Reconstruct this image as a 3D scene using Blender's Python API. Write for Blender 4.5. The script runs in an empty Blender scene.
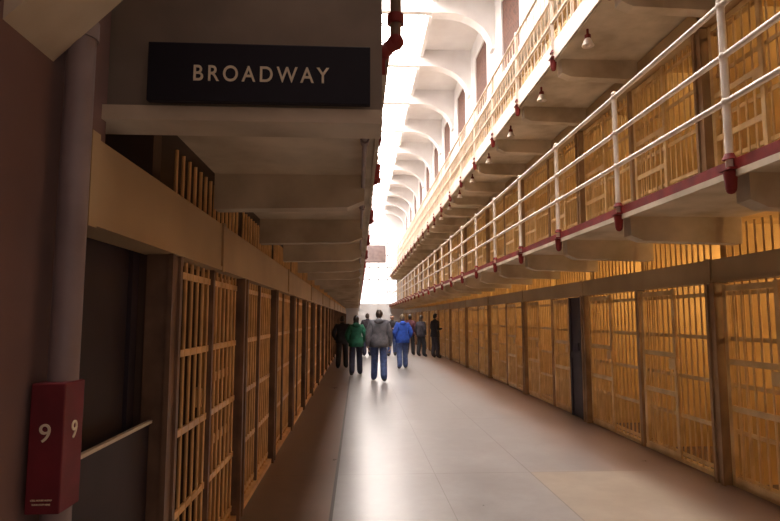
import bpy, bmesh, math, random
from mathutils import Vector, Matrix
random.seed(4)
S = bpy.context.scene
S.view_settings.view_transform = 'Standard'

# ------------------------------------------------------------ materials
def mat(name, c1, c2=None, rough=0.6, scale=3.0, bump=0.0, metal=0.0, spec=0.5, det=6, lo=0.35, hi=0.65):
    m = bpy.data.materials.new(name); m.use_nodes = True
    nt = m.node_tree; b = nt.nodes['Principled BSDF']
    b.inputs['Roughness'].default_value = rough
    b.inputs['Metallic'].default_value = metal
    b.inputs['Specular IOR Level'].default_value = spec
    c2 = c2 or tuple(v*0.75 for v in c1)
    tc = nt.nodes.new('ShaderNodeTexCoord'); n = nt.nodes.new('ShaderNodeTexNoise')
    n.inputs['Scale'].default_value = scale; n.inputs['Detail'].default_value = det
    nt.links.new(tc.outputs['Object'], n.inputs['Vector'])
    r = nt.nodes.new('ShaderNodeValToRGB')
    r.color_ramp.elements[0].position = lo; r.color_ramp.elements[1].position = hi
    r.color_ramp.elements[0].color = (*c2, 1); r.color_ramp.elements[1].color = (*c1, 1)
    nt.links.new(n.outputs['Fac'], r.inputs['Fac']); nt.links.new(r.outputs['Color'], b.inputs['Base Color'])
    if bump > 0:
        bp = nt.nodes.new('ShaderNodeBump'); bp.inputs['Strength'].default_value = bump
        bp.inputs['Distance'].default_value = 0.02
        nt.links.new(n.outputs['Fac'], bp.inputs['Height']); nt.links.new(bp.outputs['Normal'], b.inputs['Normal'])
    return m

M = {}
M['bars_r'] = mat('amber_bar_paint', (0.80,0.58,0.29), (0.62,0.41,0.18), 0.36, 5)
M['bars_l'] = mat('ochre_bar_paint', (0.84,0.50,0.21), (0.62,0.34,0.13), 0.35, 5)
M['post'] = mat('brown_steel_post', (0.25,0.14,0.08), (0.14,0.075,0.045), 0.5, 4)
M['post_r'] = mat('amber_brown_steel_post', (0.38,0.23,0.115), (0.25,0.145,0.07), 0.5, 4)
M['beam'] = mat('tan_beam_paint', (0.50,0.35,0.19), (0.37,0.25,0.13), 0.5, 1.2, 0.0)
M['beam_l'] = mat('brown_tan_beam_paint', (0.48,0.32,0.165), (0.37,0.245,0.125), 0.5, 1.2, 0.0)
M['soffit'] = mat('stained_cream_soffit', (0.64,0.52,0.38), (0.40,0.31,0.21), 0.8, 2.0, 0.3, det=9)
M['fascia'] = mat('grey_beige_concrete', (0.29,0.225,0.175), (0.17,0.13,0.10), 0.85, 1.8, 0.35, det=9)
M['plaster'] = mat('white_plaster', (0.74,0.72,0.71), (0.64,0.61,0.60), 0.85, 1.2, 0.1)
M['rail'] = mat('cream_rail_paint', (0.82,0.70,0.58), (0.66,0.53,0.42), 0.4, 4)
M['red'] = mat('red_enamel', (0.24,0.020,0.014), (0.14,0.011,0.009), 0.6, 6, spec=0.3)
M['redbox'] = mat('maroon_sign_box', (0.17,0.010,0.018), (0.12,0.007,0.013), 0.6, 8)
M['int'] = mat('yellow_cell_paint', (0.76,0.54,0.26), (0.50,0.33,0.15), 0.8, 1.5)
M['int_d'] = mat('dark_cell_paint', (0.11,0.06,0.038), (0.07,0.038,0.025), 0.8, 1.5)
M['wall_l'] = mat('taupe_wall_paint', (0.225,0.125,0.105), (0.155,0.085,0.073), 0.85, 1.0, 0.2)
M['dark'] = mat('dark_door_and_opening', (0.042,0.028,0.036), (0.028,0.018,0.025), 0.6, 2)
M['pipe'] = mat('grey_pipe_paint', (0.27,0.20,0.195), (0.20,0.145,0.14), 0.5, 4)
M['sign'] = mat('black_sign_board', (0.012,0.009,0.017), (0.009,0.007,0.013), 0.6, 4, spec=0.3)
M['letters'] = mat('cream_lettering', (0.78,0.66,0.48), (0.74,0.62,0.45), 0.6, 4)
M['brick'] = mat('brown_brick_infill', (0.26,0.13,0.08), (0.15,0.08,0.05), 0.9, 6, 0.4)
M['cot'] = mat('dark_added_cot', (0.10,0.075,0.05), (0.06,0.045,0.03), 0.9, 8)

def emis(name, col, s):
    m = bpy.data.materials.new(name); m.use_nodes = True
    b = m.node_tree.nodes['Principled BSDF']
    b.inputs['Base Color'].default_value = (*col, 1)
    b.inputs['Emission Color'].default_value = (*col, 1)
    b.inputs['Emission Strength'].default_value = s
    return m
M['glass'] = emis('daylit_window_glass', (1.0,0.96,0.94), 2.2)
M['sky'] = emis('daylit_skylight_glass', (1.0,0.94,0.90), 18.0)

nt = M['brick'].node_tree
bt = nt.nodes.new('ShaderNodeTexBrick'); tc = nt.nodes.new('ShaderNodeTexCoord'); mp = nt.nodes.new('ShaderNodeMapping')
mp.inputs['Rotation'].default_value = (0, math.radians(90), math.radians(90))
bt.inputs['Scale'].default_value = 3.5
bt.inputs['Color1'].default_value = (0.12,0.05,0.032,1); bt.inputs['Color2'].default_value = (0.07,0.03,0.022,1)
bt.inputs['Mortar'].default_value = (0.15,0.085,0.06,1)
nt.links.new(tc.outputs['Object'], mp.inputs['Vector']); nt.links.new(mp.outputs['Vector'], bt.inputs['Vector'])
nt.links.new(bt.outputs['Color'], nt.nodes['Principled BSDF'].inputs['Base Color'])

# floor material: worn polished concrete with slab joints
def floor_mat():
    m = bpy.data.materials.new('polished_concrete_floor'); m.use_nodes = True
    nt = m.node_tree; N = nt.nodes; L = nt.links; b = N['Principled BSDF']
    tc = N.new('ShaderNodeTexCoord'); sep = N.new('ShaderNodeSeparateXYZ'); L.new(tc.outputs['Object'], sep.inputs[0])
    def math_(op, a, b_=None, c=None):
        n = N.new('ShaderNodeMath'); n.operation = op
        for i, v in enumerate((a, b_, c)):
            if v is None: continue
            if isinstance(v, (int, float)): n.inputs[i].default_value = v
            else: L.new(v, n.inputs[i])
        return n.outputs[0]
    X, Y = sep.outputs['X'], sep.outputs['Y']
    n1 = N.new('ShaderNodeTexNoise'); n1.inputs['Scale'].default_value = 1.3; n1.inputs['Detail'].default_value = 8
    n1.inputs['Roughness'].default_value = 0.65
    L.new(tc.outputs['Object'], n1.inputs['Vector'])
    n2 = N.new('ShaderNodeTexNoise'); n2.inputs['Scale'].default_value = 7; n2.inputs['Detail'].default_value = 10
    n2.inputs['Roughness'].default_value = 0.7
    L.new(tc.outputs['Object'], n2.inputs['Vector'])
    def mix(f, a, b_):
        n = N.new('ShaderNodeMix'); n.data_type = 'RGBA'
        L.new(f, n.inputs['Factor']) if not isinstance(f, float) else setattr(n.inputs['Factor'], 'default_value', f)
        for s, v in ((6, a), (7, b_)):
            if isinstance(v, tuple): n.inputs[s].default_value = (*v, 1)
            else: L.new(v, n.inputs[s])
        return n.outputs[2]
    ramp = N.new('ShaderNodeValToRGB'); ramp.color_ramp.elements[0].position = 0.3; ramp.color_ramp.elements[1].position = 0.7
    L.new(n1.outputs['Fac'], ramp.inputs['Fac'])
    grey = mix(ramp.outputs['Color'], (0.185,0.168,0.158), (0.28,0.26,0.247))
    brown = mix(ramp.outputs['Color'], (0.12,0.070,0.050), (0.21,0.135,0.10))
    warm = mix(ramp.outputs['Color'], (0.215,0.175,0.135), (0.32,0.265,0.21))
    jit = math_('MULTIPLY', math_('SUBTRACT', n1.outputs['Fac'], 0.5), 0.35)
    def soft(v, a, b_):
        n = N.new('ShaderNodeMapRange'); n.inputs['From Min'].default_value = a; n.inputs['From Max'].default_value = b_
        L.new(v, n.inputs['Value']); return n.outputs[0]
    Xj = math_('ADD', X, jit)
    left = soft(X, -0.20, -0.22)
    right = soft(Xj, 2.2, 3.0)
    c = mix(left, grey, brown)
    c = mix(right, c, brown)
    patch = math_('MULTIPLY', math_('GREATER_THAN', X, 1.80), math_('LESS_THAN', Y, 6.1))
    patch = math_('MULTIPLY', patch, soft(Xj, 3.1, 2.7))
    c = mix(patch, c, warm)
    st = soft(n2.outputs['Fac'], 0.35, 0.75)
    c = mix(math_('MULTIPLY', st, 0.22), c, (0.12,0.09,0.075))
    j1 = math_('LESS_THAN', math_('ABSOLUTE', math_('SUBTRACT', X, -0.21)), 0.014)
    jm = math_('LESS_THAN', math_('ABSOLUTE', math_('SUBTRACT', X, 1.80)), 0.006)
    jm2 = math_('LESS_THAN', math_('ABSOLUTE', math_('SUBTRACT', X, 0.80)), 0.004)
    yy = math_('ABSOLUTE', math_('SUBTRACT', math_('FRACT', math_('DIVIDE', math_('SUBTRACT', Y, 6.1), 3.2)), 0.5))
    jy = math_('GREATER_THAN', yy, 0.4980)
    jj = math_('MAXIMUM', jm, math_('MAXIMUM', jm2, jy))
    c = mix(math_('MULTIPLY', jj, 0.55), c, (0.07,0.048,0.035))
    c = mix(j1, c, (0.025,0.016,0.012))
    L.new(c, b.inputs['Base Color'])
    r = math_('ADD', math_('MULTIPLY', n1.outputs['Fac'], 0.18), 0.22)
    L.new(r, b.inputs['Roughness'])
    b.inputs['Specular IOR Level'].default_value = 0.5
    bp = N.new('ShaderNodeBump'); bp.inputs['Strength'].default_value = 0.04; bp.inputs['Distance'].default_value = 0.01
    L.new(n1.outputs['Fac'], bp.inputs['Height']); L.new(bp.outputs['Normal'], b.inputs['Normal'])
    return m
M['floor'] = floor_mat()

# ------------------------------------------------------------ mesh builder
class MB:
    def __init__(s): s.v = []; s.f = []; s.mi = []; s.sm = []
    def add(s, vs, fs, mi=0, smooth=False):
        o = len(s.v); s.v += [tuple(v) for v in vs]
        for f in fs: s.f.append(tuple(i+o for i in f)); s.mi.append(mi); s.sm.append(smooth)
    def box(s, x0, x1, y0, y1, z0, z1, mi=0):
        vs = [(x0,y0,z0),(x1,y0,z0),(x1,y1,z0),(x0,y1,z0),(x0,y0,z1),(x1,y0,z1),(x1,y1,z1),(x0,y1,z1)]
        s.add(vs, [(0,3,2,1),(4,5,6,7),(0,1,5,4),(1,2,6,5),(2,3,7,6),(3,0,4,7)], mi)
    def cyl(s, p0, p1, r0, r1=None, n=8, mi=0, caps=True):
        r1 = r0 if r1 is None else r1
        p0, p1 = Vector(p0), Vector(p1); d = (p1-p0).normalized()
        a = d.orthogonal().normalized(); b = d.cross(a)
        vs = []
        for k in range(n):
            t = 2*math.pi*k/n; u = a*math.cos(t)+b*math.sin(t)
            vs.append(p0+u*r0); vs.append(p1+u*r1)
        fs = [(2*k, 2*((k+1)%n), 2*((k+1)%n)+1, 2*k+1) for k in range(n)]
        s.add(vs, fs, mi, True)
        if caps:
            s.add([vs[2*k] for k in range(n)], [tuple(reversed(range(n)))], mi)
            s.add([vs[2*k+1] for k in range(n)], [tuple(range(n))], mi)
    def ball(s, c, r, mi=0, nu=10, nv=6, fn=None):
        vs = []; fs = []
        rx, ry, rz = (r, r, r) if isinstance(r, (int, float)) else r
        for i in range(nv+1):
            ph = math.pi*i/nv
            for j in range(nu):
                th = 2*math.pi*j/nu
                p = Vector((math.sin(ph)*math.cos(th), math.sin(ph)*math.sin(th), math.cos(ph)))
                if fn: p = fn(p)
                vs.append((c[0]+p.x*rx, c[1]+p.y*ry, c[2]+p.z*rz))
        for i in range(nv):
            for j in range(nu):
                fs.append((i*nu+j, (i+1)*nu+j, (i+1)*nu+(j+1)%nu, i*nu+(j+1)%nu))
        s.add(vs, fs, mi, True)
    def prism_xz(s, pts, y0, y1, mi=0):
        n = len(pts)
        vs = [(x, y0, z) for x, z in pts]+[(x, y1, z) for x, z in pts]
        fs = [tuple(range(n)), tuple(reversed(range(n, 2*n)))]
        fs += [(i, i+n, (i+1)%n+n, (i+1)%n) for i in range(n)]
        s.add(vs, fs, mi)
    def mesh(s, name, mats):
        me = bpy.data.meshes.new(name); me.from_pydata(s.v, [], s.f)
        for m in mats: me.materials.append(m)
        for p, mi, sm in zip(me.polygons, s.mi, s.sm): p.material_index = mi; p.use_smooth = sm
        bm = bmesh.new(); bm.from_mesh(me); bmesh.ops.recalc_face_normals(bm, faces=bm.faces); bm.to_mesh(me); bm.free()
        return me
    def obj(s, name, mats, bevel=0):
        o = bpy.data.objects.new(name, s.mesh(name, mats)); S.collection.objects.link(o)
        if bevel:
            b = o.modifiers.new('bevel', 'BEVEL'); b.width = bevel; b.segments = 2; b.limit_method = 'ANGLE'
        return o
def link(name, me, loc=(0,0,0), parent=None, rot=0):
    o = bpy.data.objects.new(name, me); S.collection.objects.link(o); o.location = loc; o.rotation_euler[2] = rot
    if parent: o.parent = parent
    return o

# ------------------------------------------------------------ dimensions
XL, XR = -1.0, 3.63
GL, GR = 0.09, 2.50
PL, PR = 1.85, 1.65
Y_END = 46.0
TZ = [0.0, 2.65, 4.96]
ROOF = 10.3
BLOCKTOP = 7.3

# floor
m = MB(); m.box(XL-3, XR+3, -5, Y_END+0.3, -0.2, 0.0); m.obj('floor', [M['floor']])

# ------------------------------------------------------------ right cell block
ry0 = 5.58-3*PR
nR = 27
m = MB()
m.box(6.15, 6.3, -1.2, Y_END, 0, BLOCKTOP)
for k in range(nR+2):
    y = ry0-PR+k*PR
    m.box(XR+0.06, 6.15, y-0.06, y+0.06, 0, BLOCKTOP-0.1)
for z in (2.55, 4.86):
    m.box(XR-0.0, 6.15, -1.2, Y_END, z, z+0.10)
m.box(XR-0.25, 6.3, -1.2, Y_END, BLOCKTOP-0.1, BLOCKTOP+0.05, 1)
m.obj('wall_right', [M['int'], M['plaster']])
# cots added inside the cells; their dark silhouettes darken the interiors
m = MB()
for t in (0, 1):
    for k in range(nR):
        y = ry0+k*PR; z = TZ[t]
        m.box(4.0, 5.85, y+0.10, y+0.80, z+0.40, z+0.44, 1)
        m.box(4.02, 5.83, y+0.12, y+0.78, z+0.44, z+0.56, 0)
        m.box(5.5, 5.8, y+0.2, y+0.7, z+0.56, z+0.66, 0)
        for lx in (4.05, 5.8):
            for ly in (0.14, 0.76):
                m.cyl((lx, y+ly, z), (lx, y+ly, z+0.42), 0.018, n=6, mi=1)
m.obj('added_cot_row', [M['cot'], M['post']])

def cell_front(w, h, top, barmat):
    """bars of one cell: fixed grille + barred sliding door; origin at the cell's near post, runs along +Y, faces the corridor"""
    m = MB()
    y0, y1 = 0.07, w-0.07
    dy0, dy1 = w*0.50, w-0.12
    n = 14
    for i in range(n):
        y = y0+(y1-y0)*(i+0.5)/n
        m.cyl((0, y, 0.02), (0, y, top), 0.0115, n=6, caps=False)
    for z in (0.10, 0.52, 0.96, 1.40, 1.84):
        m.box(-0.008, 0.008, y0-0.04, y1+0.04, z-0.020, z+0.020)
    for y in (dy0, dy1):
        m.box(-0.045, -0.015, y-0.026, y+0.026, 0.04, h-0.02)
    for z in (0.07, 0.74, 1.18, h-0.06):
        m.box(-0.04, -0.02, dy0, dy1, z-0.028, z+0.028)
    for i in range(1, 6):
        y = dy0+(dy1-dy0)*i/6
        m.cyl((-0.03, y, 0.06), (-0.03, y, h-0.04), 0.011, n=6, caps=False)
    m.box(-0.075, -0.02, dy0-0.06, dy0+0.08, 1.02, 1.14)
    m.box(-0.02, 0.05, y0-0.06, y1+0.06, 0.0, 0.045)
    return m.mesh('cell_front', [barmat])
meR = cell_front(PR, 1.95, 2.50, M['bars_r'])
meR2 = cell_front(PR, 1.95, 2.18, M['bars_r'])
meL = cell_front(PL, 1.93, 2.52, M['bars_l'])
for t, me in ((0, meR), (1, meR2), (2, meR2)):
    for k in range(nR):
        y = ry0+k*PR
        if t == 2 and y < 3: continue
        link('barred_cell_front', me, (XR, y, TZ[t]))

def header(side, xf, z0, z1, ys, name, mt):
    m = MB(); dx = 0.16*(1 if side > 0 else -1)
    xb = xf+dx
    a, b = min(xf, xb), max(xf, xb)
    for y0, y1 in ys:
        m.box(a, b, y0+0.004, y1-0.004, z0, z1)
        e = -0.010*side
        m.box(min(xf, xf+e), max(xf, xf+e), y0+0.004, y1-0.004, z0-0.002, z0+0.025)
        m.box(min(xf, xf+e*1.5), max(xf, xf+e*1.5), y0-0.02, y0+0.04, z0-0.01, z1+0.01)
    return m.obj(name, [mt])
secs = [(ry0+(2*k-1)*PR, ry0+(2*k+1)*PR) for k in range(14)]
for t in range(3):
    header(+1, XR-0.10, TZ[t]+1.95, TZ[t]+2.18, secs, 'door_mechanism_housing', M['beam'])
m = MB()
for t in range(3):
    h = 2.55 if t == 0 else 2.2
    for k in range(nR+1):
        y = ry0+k*PR; thick = (k % 2 == 1)
        w = 0.055 if thick else 0.03; d = 0.10 if thick else 0.05
        m.box(XR-d, XR+0.06, y-w, y+w, TZ[t], TZ[t]+(1.95 if t == 0 else h))
        if thick:
            m.box(XR-d-0.02, XR-d, y-w-0.02, y-w+0.02, TZ[t], TZ[t]+1.95)
            m.box(XR-d-0.02, XR-d, y+w-0.02, y+w+0.02, TZ[t], TZ[t]+1.95)
m.obj('cell_post_row', [M['post_r']])
m = MB()
m.box(XR-0.09, XR-0.05, 8.98, 9.50, 0.02, 1.93)
m.box(XR-0.11, XR-0.09, 9.0, 9.06, 0.02, 1.93); m.box(XR-0.11, XR-0.09, 9.42, 9.48, 0.02, 1.93)
m.box(XR-0.11, XR-0.09, 9.0, 9.48, 0.95, 1.05); m.box(XR-0.13, XR-0.09, 9.08, 9.14, 1.08, 1.2)
m.obj('door_1', [M['dark']])

# ------------------------------------------------------------ galleries
def gallery(side, xin, xout, zb, y0, ystep, ny, mats, name, ystart):
    m = MB(); a, b = min(xin, xout), max(xin, xout)
    ye = Y_END-0.01
    m.box(a, b, ystart, ye, zb, zb+0.10, 0)
    e0, e1 = (xout, xout+0.02) if side < 0 else (xout-0.02, xout)
    m.box(e0, e1, ystart, ye, zb+0.025, zb+0.075, 1)
    m.box(e0, e1, ystart, ye, zb-0.02, zb+0.025, 0)
    m.box(e0, e1, ystart, ye, zb+0.075, zb+0.10, 2)
    for k in range(ny):
        y = y0+k*ystep
        if y > Y_END-0.3 or y < ystart: continue
        sg = (1 if side < 0 else -1)
        xo = xout-0.05*sg
        dp = 0.25
        pts = [(xin, zb), (xin, zb-dp), (xo-0.12*sg, zb-dp+0.02), (xo, zb-dp+0.07), (xo, zb)]
        m.prism_xz(pts, y-0.07, y+0.07, 0)
    return m.obj(name, mats)
def railing(side, xe, zf, y0, ystep, ny, name, dense=False, drop=0.19):
    m = MB(); xr = xe+(0.03 if side < 0 else -0.03)
    hs = (0.40, 0.72, 1.08)
    ys = [y0+k*ystep for k in range(ny) if y0+k*ystep < Y_END-0.2]
    ya = ys[0]
    for h in hs:
        m.cyl((xr, ya, zf+h), (xr, Y_END-0.1, zf+h), 0.022, n=8)
    if dense: m.box(xr-0.006, xr+0.006, ya, Y_END-0.1, zf-0.1, zf+0.14)
    for y in ys:
        m.cyl((xr, y, zf-drop), (xr, y, zf+1.10), 0.025, n=8)
        m.ball((xr, y, zf+1.11), 0.03, nu=8, nv=5)
        for h in hs:
            m.ball((xr, y, zf+h), 0.034, nu=8, nv=5)
        m.cyl((xr, y, zf-drop-0.01), (xr, y, zf-drop+0.11), 0.034, 0.045, n=10, mi=1)
        m.ball((xr, y, zf-drop-0.01), 0.034, mi=1, nu=8, nv=5)
        m.cyl((xr, y, zf+0.0), (xr, y, zf+0.04), 0.045, 0.03, n=10, mi=1)
        m.box(xr-0.045, xr+0.045, y-0.06, y+0.06, zf-0.075, zf-0.06, 1)
    if dense:
        y = ya
        while y < 32:
            m.cyl((xr, y, zf), (xr, y, zf+1.08), 0.008, n=5, caps=False); y += 0.16
    return m.obj(name, [M['rail'], M['red']])
gm = [M['soffit'], M['red'], M['red']]
gm3 = [M['soffit'], M['rail'], M['rail']]
gallery(+1, XR, GR, 2.55, 3.62-2*PR, PR, 30, gm, 'gallery_walkway', -1.2)
gallery(+1, XR, GR, 4.86, 3.62-2*PR, PR, 30, gm3, 'gallery_walkway', -1.2)
railing(+1, GR, 2.65, 3.62-2*PR, PR, 30, 'gallery_railing')
railing(+1, GR, 4.96, 3.62-2*PR, PR, 30, 'gallery_railing', True)
gallery(-1, XL, GL, 2.60, 2.20, PL, 26, gm, 'gallery_walkway', 2.345)
gallery(-1, XL, GL, 4.86, 2.20, PL, 26, gm, 'gallery_walkway', 2.345)
railing(-1, GL, 2.70, 2.40+PL, PL, 26, 'gallery_railing', drop=0.06)
railing(-1, GL, 4.96, 2.40, PL, 26, 'gallery_railing', drop=0.10)

# riser pipe with red couplings at the near end of the left gallery
m = MB()
px, py = 0.155, 2.36
m.cyl((px, py, 2.80), (px, py, 4.7), 0.024, n=14, mi=0)
m.cyl((px, py, 2.86), (px, py, 2.90), 0.036, n=14, mi=1)
m.ball((px, py, 2.78), 0.036, mi=1, nu=12, nv=8)
m.cyl((px, py, 2.78), (px-0.055, py, 2.73), 0.028, n=12, mi=1)
m.ball((px-0.055, py, 2.73), 0.034, mi=1, nu=12, nv=8)
m.cyl((px-0.045, py, 2.72), (px-0.045, Y_END-0.6, 2.72), 0.020, n=10, mi=0)
for k in range(14):
    yy = 3.5+k*2.35
    m.cyl((px-0.045, yy, 2.72), (px-0.045, yy+0.10, 2.72), 0.034, n=10, mi=1)
m.obj('standpipe', [M['post'], M['red']])

m = MB()
for k in range(-1, 24):
    y = 3.62+(k+.5)*PR
    if y < 2 or y > 42: continue
    m.cyl((GR+0.08, y, 4.86), (GR+0.08, y, 4.76), 0.014, n=6, mi=0)
    m.cyl((GR+0.08, y, 4.79), (GR+0.08, y, 4.74), 0.035, n=10, mi=0)
    m.cyl((GR+0.08, y, 4.76), (GR+0.08, y, 4.66), 0.028, 0.07, n=12, mi=1, caps=False)
    m.ball((GR+0.08, y, 4.68), 0.03, mi=1, nu=8, nv=5)
m.obj('gallery_lamp_row', [M['red'], M['rail']])

# ------------------------------------------------------------ left block
ly0 = 3.02
nL = 23
m = MB()
m.box(-3.7, -3.55, -5, Y_END, 0, BLOCKTOP)
for k in range(nL+1):
    y = ly0+k*PL
    m.box(-3.55, XL-0.06, y-0.06, y+0.06, 0, BLOCKTOP-0.1)
for z in (2.60, 4.86):
    m.box(-3.55, XL, 2.345, Y_END, z, z+0.10)
m.box(-3.7, XL+0.2, 2.22, Y_END, BLOCKTOP-0.1, BLOCKTOP+0.05)
m.box(XL-0.25, XL+0.035, -5, 1.98, 0, 4.2, 1)
m.box(XL-0.25, XL+0.035, 1.98, 2.19, 2.24, 4.2, 1)
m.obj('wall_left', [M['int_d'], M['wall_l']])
for k in range(nL):
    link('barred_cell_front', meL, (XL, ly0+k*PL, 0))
for k in range(nL):
    for t in (1, 2):
        link('barred_cell_front', meR2, (XL, ly0+k*PL+0.1, TZ[t]+0.02))
secL = [(1.98, ly0+0.9)]+[(ly0+0.9+k*2*PL, ly0+0.9+(k+1)*2*PL) for k in range(11)]
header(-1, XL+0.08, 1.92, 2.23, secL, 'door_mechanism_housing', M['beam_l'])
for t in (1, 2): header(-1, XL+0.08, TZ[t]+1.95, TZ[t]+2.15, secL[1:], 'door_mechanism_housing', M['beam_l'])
m = MB()
for k in range(nL+1):
    y = ly0+k*PL
    m.box(XL-0.06, XL+0.06, y-0.08, y+0.05, 0, 1.92)
    m.box(XL+0.05, XL+0.075, y-0.10, y-0.06, 0, 1.92)
    m.box(XL+0.05, XL+0.075, y+0.03, y+0.07, 0, 1.92)
    m.box(XL-0.03, XL+0.03, y+PL*0.5-0.02, y+PL*0.5+0.02, 0, 1.92)
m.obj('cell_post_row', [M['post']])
m = MB()
m.box(XL-0.16, XL-0.11, 1.98, 2.94, 0.0, 2.24, 0)  # dark sheet filling the open cell, stands in for its unlit interior
m.box(XL-0.11, XL-0.09, 2.0, 2.06, 0, 2.2, 0); m.box(XL-0.11, XL-0.09, 2.84, 2.92, 0, 2.2, 0)
m.box(XL-0.02, XL+0.0, 1.98, 2.93, 1.09, 1.105, 1)
m.box(XL-0.04, XL-0.015, 1.98, 2.93, 0.0, 1.09, 0)
m.obj('dark_opening_panel', [M['dark'], M['rail'], M['post']])

# fascia above the sign, first cross beam
m = MB()
m.box(XL-0.05, GL, 2.205, 2.34, 2.62, 3.9, 0)
m.box(XL-0.05, GL, 2.20, 2.34, 2.40, 2.62, 0)
m.box(XL-0.05, GL+0.0, 2.150, 2.34, 2.345, 2.40, 1)
m.obj('gallery_end_beam', [M['fascia'], M['soffit']])
m = MB()
m.prism_xz([(XL-0.05, 2.36), (-0.97, 2.40), (-0.62, 2.76), (-0.30, 3.0), (-0.30, 3.2), (XL-0.05, 3.2)], 1.54, 1.80)
m.obj('haunch_bracket', [M['soffit']])

# sign
m = MB(); m.box(-0.79, 0.042, 2.11, 2.14, 2.405, 2.632)
sign = m.obj('broadway_sign', [M['sign']], 0.003)
def text(body, size, loc, rot, name, parent, width=None, sp=1.0, off=0):
    cu = bpy.data.curves.new(name, 'FONT'); cu.body = body; cu.size = size; cu.align_x = 'CENTER'; cu.align_y = 'CENTER'
    cu.extrude = 0.0015; cu.space_character = sp; cu.offset = off
    o = bpy.data.objects.new(name, cu); S.collection.objects.link(o); cu.materials.append(M['letters'])
    o.location = loc; o.rotation_euler = rot; o.parent = parent
    if width:
        bpy.context.view_layer.update(); o.scale = (width/o.dimensions.x, 1, 1)
    return o
text('BROADWAY', 0.086, (-0.370, 2.108, 2.510), (math.radians(90), 0, 0), 'lettering', sign, 0.505, 1.35, 0.0008)

# downpipe and number box
PX, PY = -0.900, 1.84
m = MB()
m.cyl((PX, PY, 0.0), (PX, PY, 2.62), 0.043, n=20)
m.cyl((PX, PY, 2.50), (PX, PY, 2.56), 0.050, n=20)
m.obj('downpipe', [M['pipe']])
m = MB(); m.box(-0.950, -0.852, 1.76, 1.88, 1.040, 1.410)
nb = m.obj('cell_number_box', [M['redbox']], 0.004)
text('9', 0.075, (-0.903, 1.758, 1.265), (math.radians(90), 0, 0), 'numeral_front', nb)
text('9', 0.075, (-0.850, 1.822, 1.265), (math.radians(90), 0, math.radians(90)), 'numeral_side', nb)
for i, t in enumerate(('CELL HOUSE AUDIO', 'TOUR STOP NINE')):
    text(t, 0.0065, (-0.903, 1.758, 1.08-i*0.012), (math.radians(90), 0, 0), 'caption_%d' % i, nb)
m = MB()
m.cyl((GL-0.06, 2.35, 2.52), (GL-0.06, Y_END-0.5, 2.52), 0.014, n=8)
for k in range(10): m.cyl((GL-0.06, 2.9+k*PL, 2.52), (GL-0.06, 2.96+k*PL, 2.52), 0.024, n=8)
m.obj('electrical_conduit', [M['pipe']])

# ------------------------------------------------------------ upper walls, roof, skylight
panels = [13.1+3.3*k for k in range(-3, 10)]
m = MB()
xw = XR
m.box(xw+0.22, xw+0.35, -1.2, Y_END, BLOCKTOP, ROOF, 1)
prev = -1.2
for py in panels:
    m.box(xw, xw+0.25, prev, py-0.80, BLOCKTOP, ROOF, 0); prev = py+0.80
    m.box(xw, xw+0.25, py-0.80, py+0.80, BLOCKTOP, 7.6, 0)
    m.box(xw, xw+0.25, py-0.80, py+0.80, 9.7, ROOF, 0)
    m.box(xw+0.04, xw+0.25, py-0.80, py+0.80, 7.6, 9.7, 1)
m.box(xw, xw+0.25, prev, Y_END, BLOCKTOP, ROOF, 0)
m.obj('wall_upper_right', [M['plaster'], M['brick']])
m = MB(); m.box(XL-0.3, XL-0.05, -1.2, Y_END, BLOCKTOP, ROOF); m.obj('wall_upper_left', [M['plaster']])
m = MB()
SX0, SX1, SY0 = -0.7, 1.95, 2.0
m.box(SX1, XR+0.4, -1.2, Y_END+0.3, ROOF, ROOF+0.15)
m.box(XL-0.4, SX0, -1.2, Y_END+0.3, ROOF, ROOF+0.15)
m.box(SX0, SX1, -1.2, SY0, ROOF, ROOF+0.15)
m.box(SX1, SX1+0.12, SY0, Y_END, ROOF-0.25, ROOF); m.box(SX0-0.12, SX0, SY0, Y_END, ROOF-0.25, ROOF)
m.obj('ceiling', [M['plaster']])
m = MB()
for k in range(-3, 11):
    y = 11.45+3.3*k
    if y < 0 or y > Y_END-0.5: continue
    pts = [(XR, ROOF), (XR, ROOF-1.5)]
    for i in range(9):
        a = math.pi/2*i/8
        pts.append((XR-0.10-1.2*(1-math.cos(a)), ROOF-1.5+0.95*math.sin(a)))
    pts += [(SX1, ROOF-0.55), (SX1, ROOF)]
    m.prism_xz(pts, y-0.18, y+0.18)
    m.box(SX0-0.3, SX1, y-0.10, y+0.10, ROOF-0.50, ROOF-0.12)
m.obj('roof_beam_row', [M['plaster']])
m = MB()
m.box(SX0, SX1, SY0, Y_END, ROOF+0.06, ROOF+0.08, 1)
y = SY0
while y < Y_END-0.5:
    m.box(SX0, SX1, y-0.025, y+0.025, ROOF-0.05, ROOF+0.05); y += 1.1
for x in (0.18, 1.06): m.box(x-0.02, x+0.02, SY0, Y_END, ROOF-0.05, ROOF+0.05)
m.obj('window_skylight', [M['plaster'], M['sky']])

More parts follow.
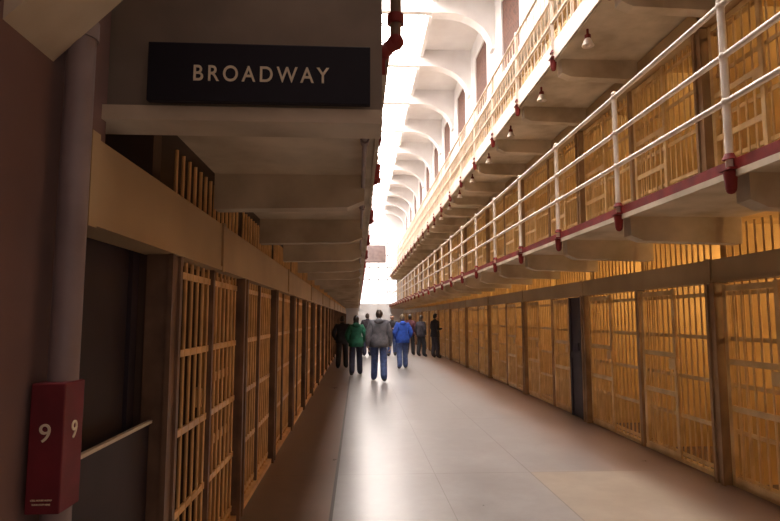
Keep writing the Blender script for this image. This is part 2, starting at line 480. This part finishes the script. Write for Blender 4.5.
# end wall with window
m = MB()
wx0, wx1, wz0, wz1 = -0.6, 3.1, 2.7, 8.6
m.box(XL-2.7, wx0, Y_END, Y_END+0.3, 0, ROOF); m.box(wx1, XR+2.7, Y_END, Y_END+0.3, 0, ROOF)
m.box(wx0, wx1, Y_END, Y_END+0.3, 0, wz0); m.box(wx0, wx1, Y_END, Y_END+0.3, wz1, ROOF)
m.obj('wall_end', [M['plaster']])
m = MB()
m.box(wx0, wx1, Y_END+0.12, Y_END+0.15, wz0, wz1, 0)
for i in range(6):
    x = wx0+(wx1-wx0)*i/5; m.box(x-0.03, x+0.03, Y_END+0.04, Y_END+0.11, wz0, wz1, 1)
for i in range(7):
    z = wz0+(wz1-wz0)*i/6; m.box(wx0, wx1, Y_END+0.04, Y_END+0.11, z-0.03, z+0.03, 1)
m.obj('window_1', [M['glass'], M['pipe']])
m = MB(); m.box(0.5, 2.2, Y_END-0.5, Y_END-0.02, 6.0, 7.4)
for i in range(8): m.box(0.55, 2.15, Y_END-0.54, Y_END-0.5, 6.1+i*0.16, 6.16+i*0.16)
m.obj('ventilation_unit', [M['pipe']])

# ------------------------------------------------------------ people
skin = mat('skin_tone', (0.55,0.33,0.24), (0.5,0.29,0.2), 0.55, 8)
shoe = mat('dark_shoe', (0.03,0.025,0.025), None, 0.5, 8)
eye = mat('eye_dark', (0.02,0.015,0.015), None, 0.2, 8)
def segd(p, a, b):
    ab = b-a; t = max(0, min(1, (p-a).dot(ab)/max(ab.length_squared, 1e-9))); return (p-(a+ab*t)).length
def person(name, x, y, H, top, pants, hair, heading=0, stride=0.2, arms='swing', bulk=1.0, long_hair=False, hood=False, bag=None, female=False, headturn=0, phase=1):
    k = H/1.75; J = {}
    sw = 0.175 if female else 0.195
    J['pel'] = (0,0,.96); J['spi'] = (0,0,1.13); J['che'] = (0,.0,1.31); J['nb'] = (0,.0,1.47); J['nt'] = (0,.015,1.56)
    for s, n in ((-1,'l'), (1,'r')):
        f = stride*s*phase
        J['hip'+n] = (s*.095, 0, .90)
        if f >= 0:
            J['kn'+n] = (s*.115, f*.75+.03, .50); J['an'+n] = (s*.125, f*.95, .10); J['to'+n] = (s*.15, f*.95+.16, .04)
        else:
            J['kn'+n] = (s*.115, f*.30+.03, .50); J['an'+n] = (s*.125, f*1.15, .14); J['to'+n] = (s*.14, f*1.15+.15, .04)
        J['sh'+n] = (s*sw, 0, 1.42)
        if arms == 'pocket':
            J['el'+n] = (s*(sw+.11), -.06, 1.15); J['wr'+n] = (s*(sw+.03), .08, .97); J['ha'+n] = (s*(sw+.0), .11, .90)
        elif arms == 'front':
            J['el'+n] = (s*(sw+.07), -.02, 1.15); J['wr'+n] = (s*(sw-.05), .20, 1.16); J['ha'+n] = (s*(sw-.09), .26, 1.18)
        else:
            a = -f*.6
            J['el'+n] = (s*(sw+.07), a*.5-.02, 1.13); J['wr'+n] = (s*(sw+.085), a+.05, .90); J['ha'+n] = (s*(sw+.08), a+.08, .81)
    E = [('pel','spi','top'),('spi','che','top'),('che','nb','top'),('nb','nt','skin')]
    for n in 'lr':
        E += [('pel','hip'+n,'pants'),('hip'+n,'kn'+n,'pants'),('kn'+n,'an'+n,'pants'),('an'+n,'to'+n,'shoe'),
              ('che','sh'+n,'top'),('sh'+n,'el'+n,'top'),('el'+n,'wr'+n,'top'),('wr'+n,'ha'+n,'skin')]
    R = {'pel':(.165,.125),'spi':(.155*bulk,.12*bulk),'che':(.18*bulk,.13*bulk),'nb':(.09,.085),'nt':(.055,.058)}
    for n in 'lr':
        R['hip'+n] = (.120,.12); R['kn'+n] = (.096,.095); R['an'+n] = (.088,.09); R['to'+n] = (.060,.05)
        R['sh'+n] = (.085*bulk,.085*bulk); R['el'+n] = (.068*bulk,.068*bulk); R['wr'+n] = (.046,.046); R['ha'+n] = (.034,.026)
    F = []
    for s, n in ((-1,'l'), (1,'r')):
        w, h = Vector(J['wr'+n]), Vector(J['ha'+n]); d = (h-w).normalized()
        side = Vector((0,1,0))-d*d.y; side.normalize(); inw = d.cross(side).normalized()
        if inw.x*s > 0: inw = -inw
        for i, ln in enumerate((.070,.080,.075,.058)):
            o = h-d*.01+side*(.027-.018*i)
            F.append([o, o+d*.045, o+d*(.045+ln*.5)+inw*.012, o+d*(.045+ln*.85)+inw*.035])
        o = h-d*.03+side*.015
        F.append([o, o+side*.035+d*.02, o+side*.045+d*.05+inw*.01])
    names = list(J)
    vs = [Vector(J[n_]) for n_ in names]; es = [(names.index(a), names.index(b)) for a, b, _ in E]
    rad = [R[n_] for n_ in names]; roots = [0]
    for ch in F:
        o = len(vs); roots.append(o)
        for i, p in enumerate(ch): vs.append(p); rad.append((.0095-.001*i,)*2)
        es += [(o+i, o+i+1) for i in range(len(ch)-1)]
    me = bpy.data.meshes.new(name+'_sk'); me.from_pydata([v*k for v in vs], es, [])
    ob = bpy.data.objects.new(name+'_sk', me); S.collection.objects.link(ob)
    sk = ob.modifiers.new('skin', 'SKIN'); sk.use_smooth_shade = True
    for i, r in enumerate(rad):
        me.skin_vertices[0].data[i].radius = (r[0]*k, r[1]*k); me.skin_vertices[0].data[i].use_root = i in roots
    ss = ob.modifiers.new('sub', 'SUBSURF'); ss.levels = 2; ss.render_levels = 2
    dg = bpy.context.evaluated_depsgraph_get()
    em = bpy.data.meshes.new_from_object(ob.evaluated_get(dg))
    bpy.data.objects.remove(ob)
    b = MB(); lab = {'top':0,'pants':1,'skin':2,'shoe':3}
    V = [v.co/k for v in em.vertices]
    JV = {n_: Vector(p) for n_, p in J.items()}
    b.v = [tuple(v) for v in V]
    for p in em.polygons:
        c = p.center/k; best = None
        for a, e, l in E:
            d = segd(c, JV[a], JV[e])-0.5*(R[a][0]+R[e][0])*.7
            if best is None or d < best[0]: best = (d, l)
        l = best[1]
        if l in ('top','pants') and abs(c.x) < .2 and c.z < 1.05 and c.z > .8:
            if l == 'pants' and c.z > .93: l = 'top'
        if l == 'skin' and c.z < 1.5 and c.z > 1.3: l = 'top'
        b.f.append(tuple(p.vertices)); b.mi.append(lab[l]); b.sm.append(True)
    n = 24; ring = []
    for (z, rx, ry) in ((1.14,.170*bulk,.130*bulk),(.98,.185*bulk,.148*bulk),(.85,.192*bulk,.155*bulk),(.84,.165*bulk,.13*bulk)):
        ring.append([(rx*math.cos(2*math.pi*i/n), ry*math.sin(2*math.pi*i/n), z+.006*math.sin(5*i)) for i in range(n)])
    b.add(sum(ring, []), [(r*n+i, r*n+(i+1)%n, (r+1)*n+(i+1)%n, (r+1)*n+i) for r in range(3) for i in range(n)], 0, True)
    b.cyl((0,.0,1.47), (0,.008,1.535), .088, .070, n=14, mi=0, caps=False)
    hc = Vector((0,.03,1.645)); ct, st = math.cos(headturn), math.sin(headturn)
    o0 = len(b.v)
    def hs(p):
        q = p.copy()
        if q.z < 0: q.x *= 1+.28*q.z; q.y = q.y*(1+.12*q.z)+.08*(-q.z)
        return q
    b.ball(hc, (.076,.096,.115), 2, 18, 14, hs)
    b.ball(hc+Vector((0,.100,-.020)), (.013,.020,.022), 2, 8, 6)
    b.ball(hc+Vector((0,.096,.008)), (.008,.012,.022), 2, 8, 6)
    for s in (-1, 1):
        b.ball(hc+Vector((s*.077,-.004,-.012)), (.010,.018,.030), 2, 8, 6)
        b.ball(hc+Vector((s*.030,.084,.006)), (.012,.010,.008), 4, 8, 6)
        b.box(hc.x+s*.03-.014, hc.x+s*.03+.014, hc.y+.084, hc.y+.094, hc.z+.022, hc.z+.027, 5)
    b.ball(hc+Vector((0,.090,-.058)), (.022,.012,.006), 6, 8, 6)
    hb = MB(); hb.ball((0,0,0), 1, 5, 20, 16)
    keep = [f for f in hb.f if not (sum(hb.v[i][1] for i in f)/4 > .30 and sum(hb.v[i][2] for i in f)/4 < .52) and sum(hb.v[i][2] for i in f)/4 > (-.75)
            and not (sum(hb.v[i][2] for i in f)/4 < -.12 and sum(hb.v[i][1] for i in f)/4 > -.12)]
    b.add([(hc.x+v[0]*.087, hc.y-.006+v[1]*.106, hc.z+.006+v[2]*.124) for v in hb.v], keep, 5, True)
    if long_hair:
        b.ball(hc+Vector((0,-.062,-.10)), (.085,.048,.13), 5, 14, 10)
    if headturn:
        for i in range(o0, len(b.v)):
            v = b.v[i]; dx, dy = v[0]-hc.x, v[1]-hc.y
            b.v[i] = (hc.x+dx*ct-dy*st, hc.y+dx*st+dy*ct, v[2])
    if hood:
        b.ball((0,-.085,1.475), (.125,.066,.08), 0, 14, 10, lambda p: Vector((p.x, p.y, p.z*(1-.3*abs(p.x)))))
    mats = [top, pants, skin, shoe, eye, hair, M['red']]
    b.v = [tuple(Vector(v)*k) for v in b.v]
    mz = min(v[2] for v in b.v); b.v = [(v[0], v[1], v[2]-mz) for v in b.v]
    o = b.obj(name, mats); o.location = (x, y, 0.0); o.rotation_euler[2] = heading
    return o
def cloth(n, c): return mat(n, c, tuple(v*.6 for v in c), .85, 12, .2)
green = cloth('green_jacket', (0.012,0.13,0.07)); grey = cloth('grey_hoodie', (0.15,0.145,0.165)); blue = cloth('blue_jacket', (0.02,0.08,0.45))
jeans = cloth('blue_denim', (0.065,0.10,0.25)); black = cloth('black_cloth', (0.02,0.018,0.022)); dk = cloth('charcoal_cloth', (0.045,0.035,0.045))
wine = cloth('wine_cloth', (0.12,0.03,0.04)); navy = cloth('dark_trousers', (0.03,0.03,0.06))
hb_ = mat('brown_hair', (0.06,0.035,0.02), (0.03,0.018,0.01), .5, 25); hk = mat('dark_hair', (0.02,0.014,0.012), None, .5, 25); hg = mat('sandy_hair', (0.22,0.14,0.08), (0.12,0.08,0.04), .5, 25)
person('woman_in_green_jacket', -0.05, 16.4, 1.66, green, navy, hk, 0.05, .18, 'pocket', 1.18, True, True, None, True)
person('man_in_grey_hoodie', 0.54, 14.8, 1.80, grey, jeans, hb_, -0.06, .18, 'swing', 1.28, False, True, None, phase=-1)
person('person_in_blue_jacket', 1.42, 18.4, 1.70, blue, jeans, hg, 0.1, .18, 'pocket', 1.25, False, True, None, True)
person('man_in_dark_coat', -0.50, 18.6, 1.66, black, black, hk, 0.0, .15, 'pocket', 1.15)
person('visitor_in_dark_clothes', 3.10, 23.2, 1.76, black, dk, hk, -1.2, .04, 'front', 1.15, headturn=-.2)
person('visitor_in_dark_clothes', 2.62, 24.0, 1.70, dk, black, hb_, -0.9, .05, 'pocket', 1.15, True, female=True)
person('visitor_in_dark_clothes', 2.25, 25.0, 1.74, wine, black, hk, -0.3, .06, 'swing', 1.15)
person('visitor_in_dark_clothes', 1.45, 24.6, 1.72, black, jeans, hk, 3.0, .05, 'front', 1.15)
person('visitor_in_dark_clothes', 0.40, 24.5, 1.78, dk, navy, hb_, 0.1, .12, 'swing', 1.15)

# ------------------------------------------------------------ lights
for t in (0, 1):
    for k in range(nR):
        y = ry0+(k+.5)*PR
        if y > 30 and k % 2: continue
        l = bpy.data.lights.new('cell_bulb', 'POINT'); l.energy = 30 if t == 0 else 15; l.color = (1.0,0.69,0.30); l.shadow_soft_size = 0.05
        o = bpy.data.objects.new('cell_bulb', l); S.collection.objects.link(o); o.location = (4.9, y, TZ[t]+2.1)
for k in range(0, 14):
    l = bpy.data.lights.new('cell_bulb', 'POINT'); l.energy = 5; l.color = (1.0,0.58,0.24); l.shadow_soft_size = 0.05
    o = bpy.data.objects.new('cell_bulb', l); S.collection.objects.link(o); o.location = (-2.2, ly0+(k+.5)*PL, 2.2)

w = bpy.data.worlds.new('World'); S.world = w; w.use_nodes = True
bg = w.node_tree.nodes['Background']; bg.inputs[0].default_value = (0.75,0.57,0.50,1); bg.inputs[1].default_value = 0.50

# ------------------------------------------------------------ camera
cam = bpy.data.cameras.new('Camera'); co = bpy.data.objects.new('Camera', cam); S.collection.objects.link(co)
cam.sensor_width = 36; cam.lens = 575/780*36; cam.clip_start = 0.05
co.location = (0, 0, 1.6); co.rotation_euler = (math.radians(90+5.71), 0, math.radians(-3.17))
S.camera = co
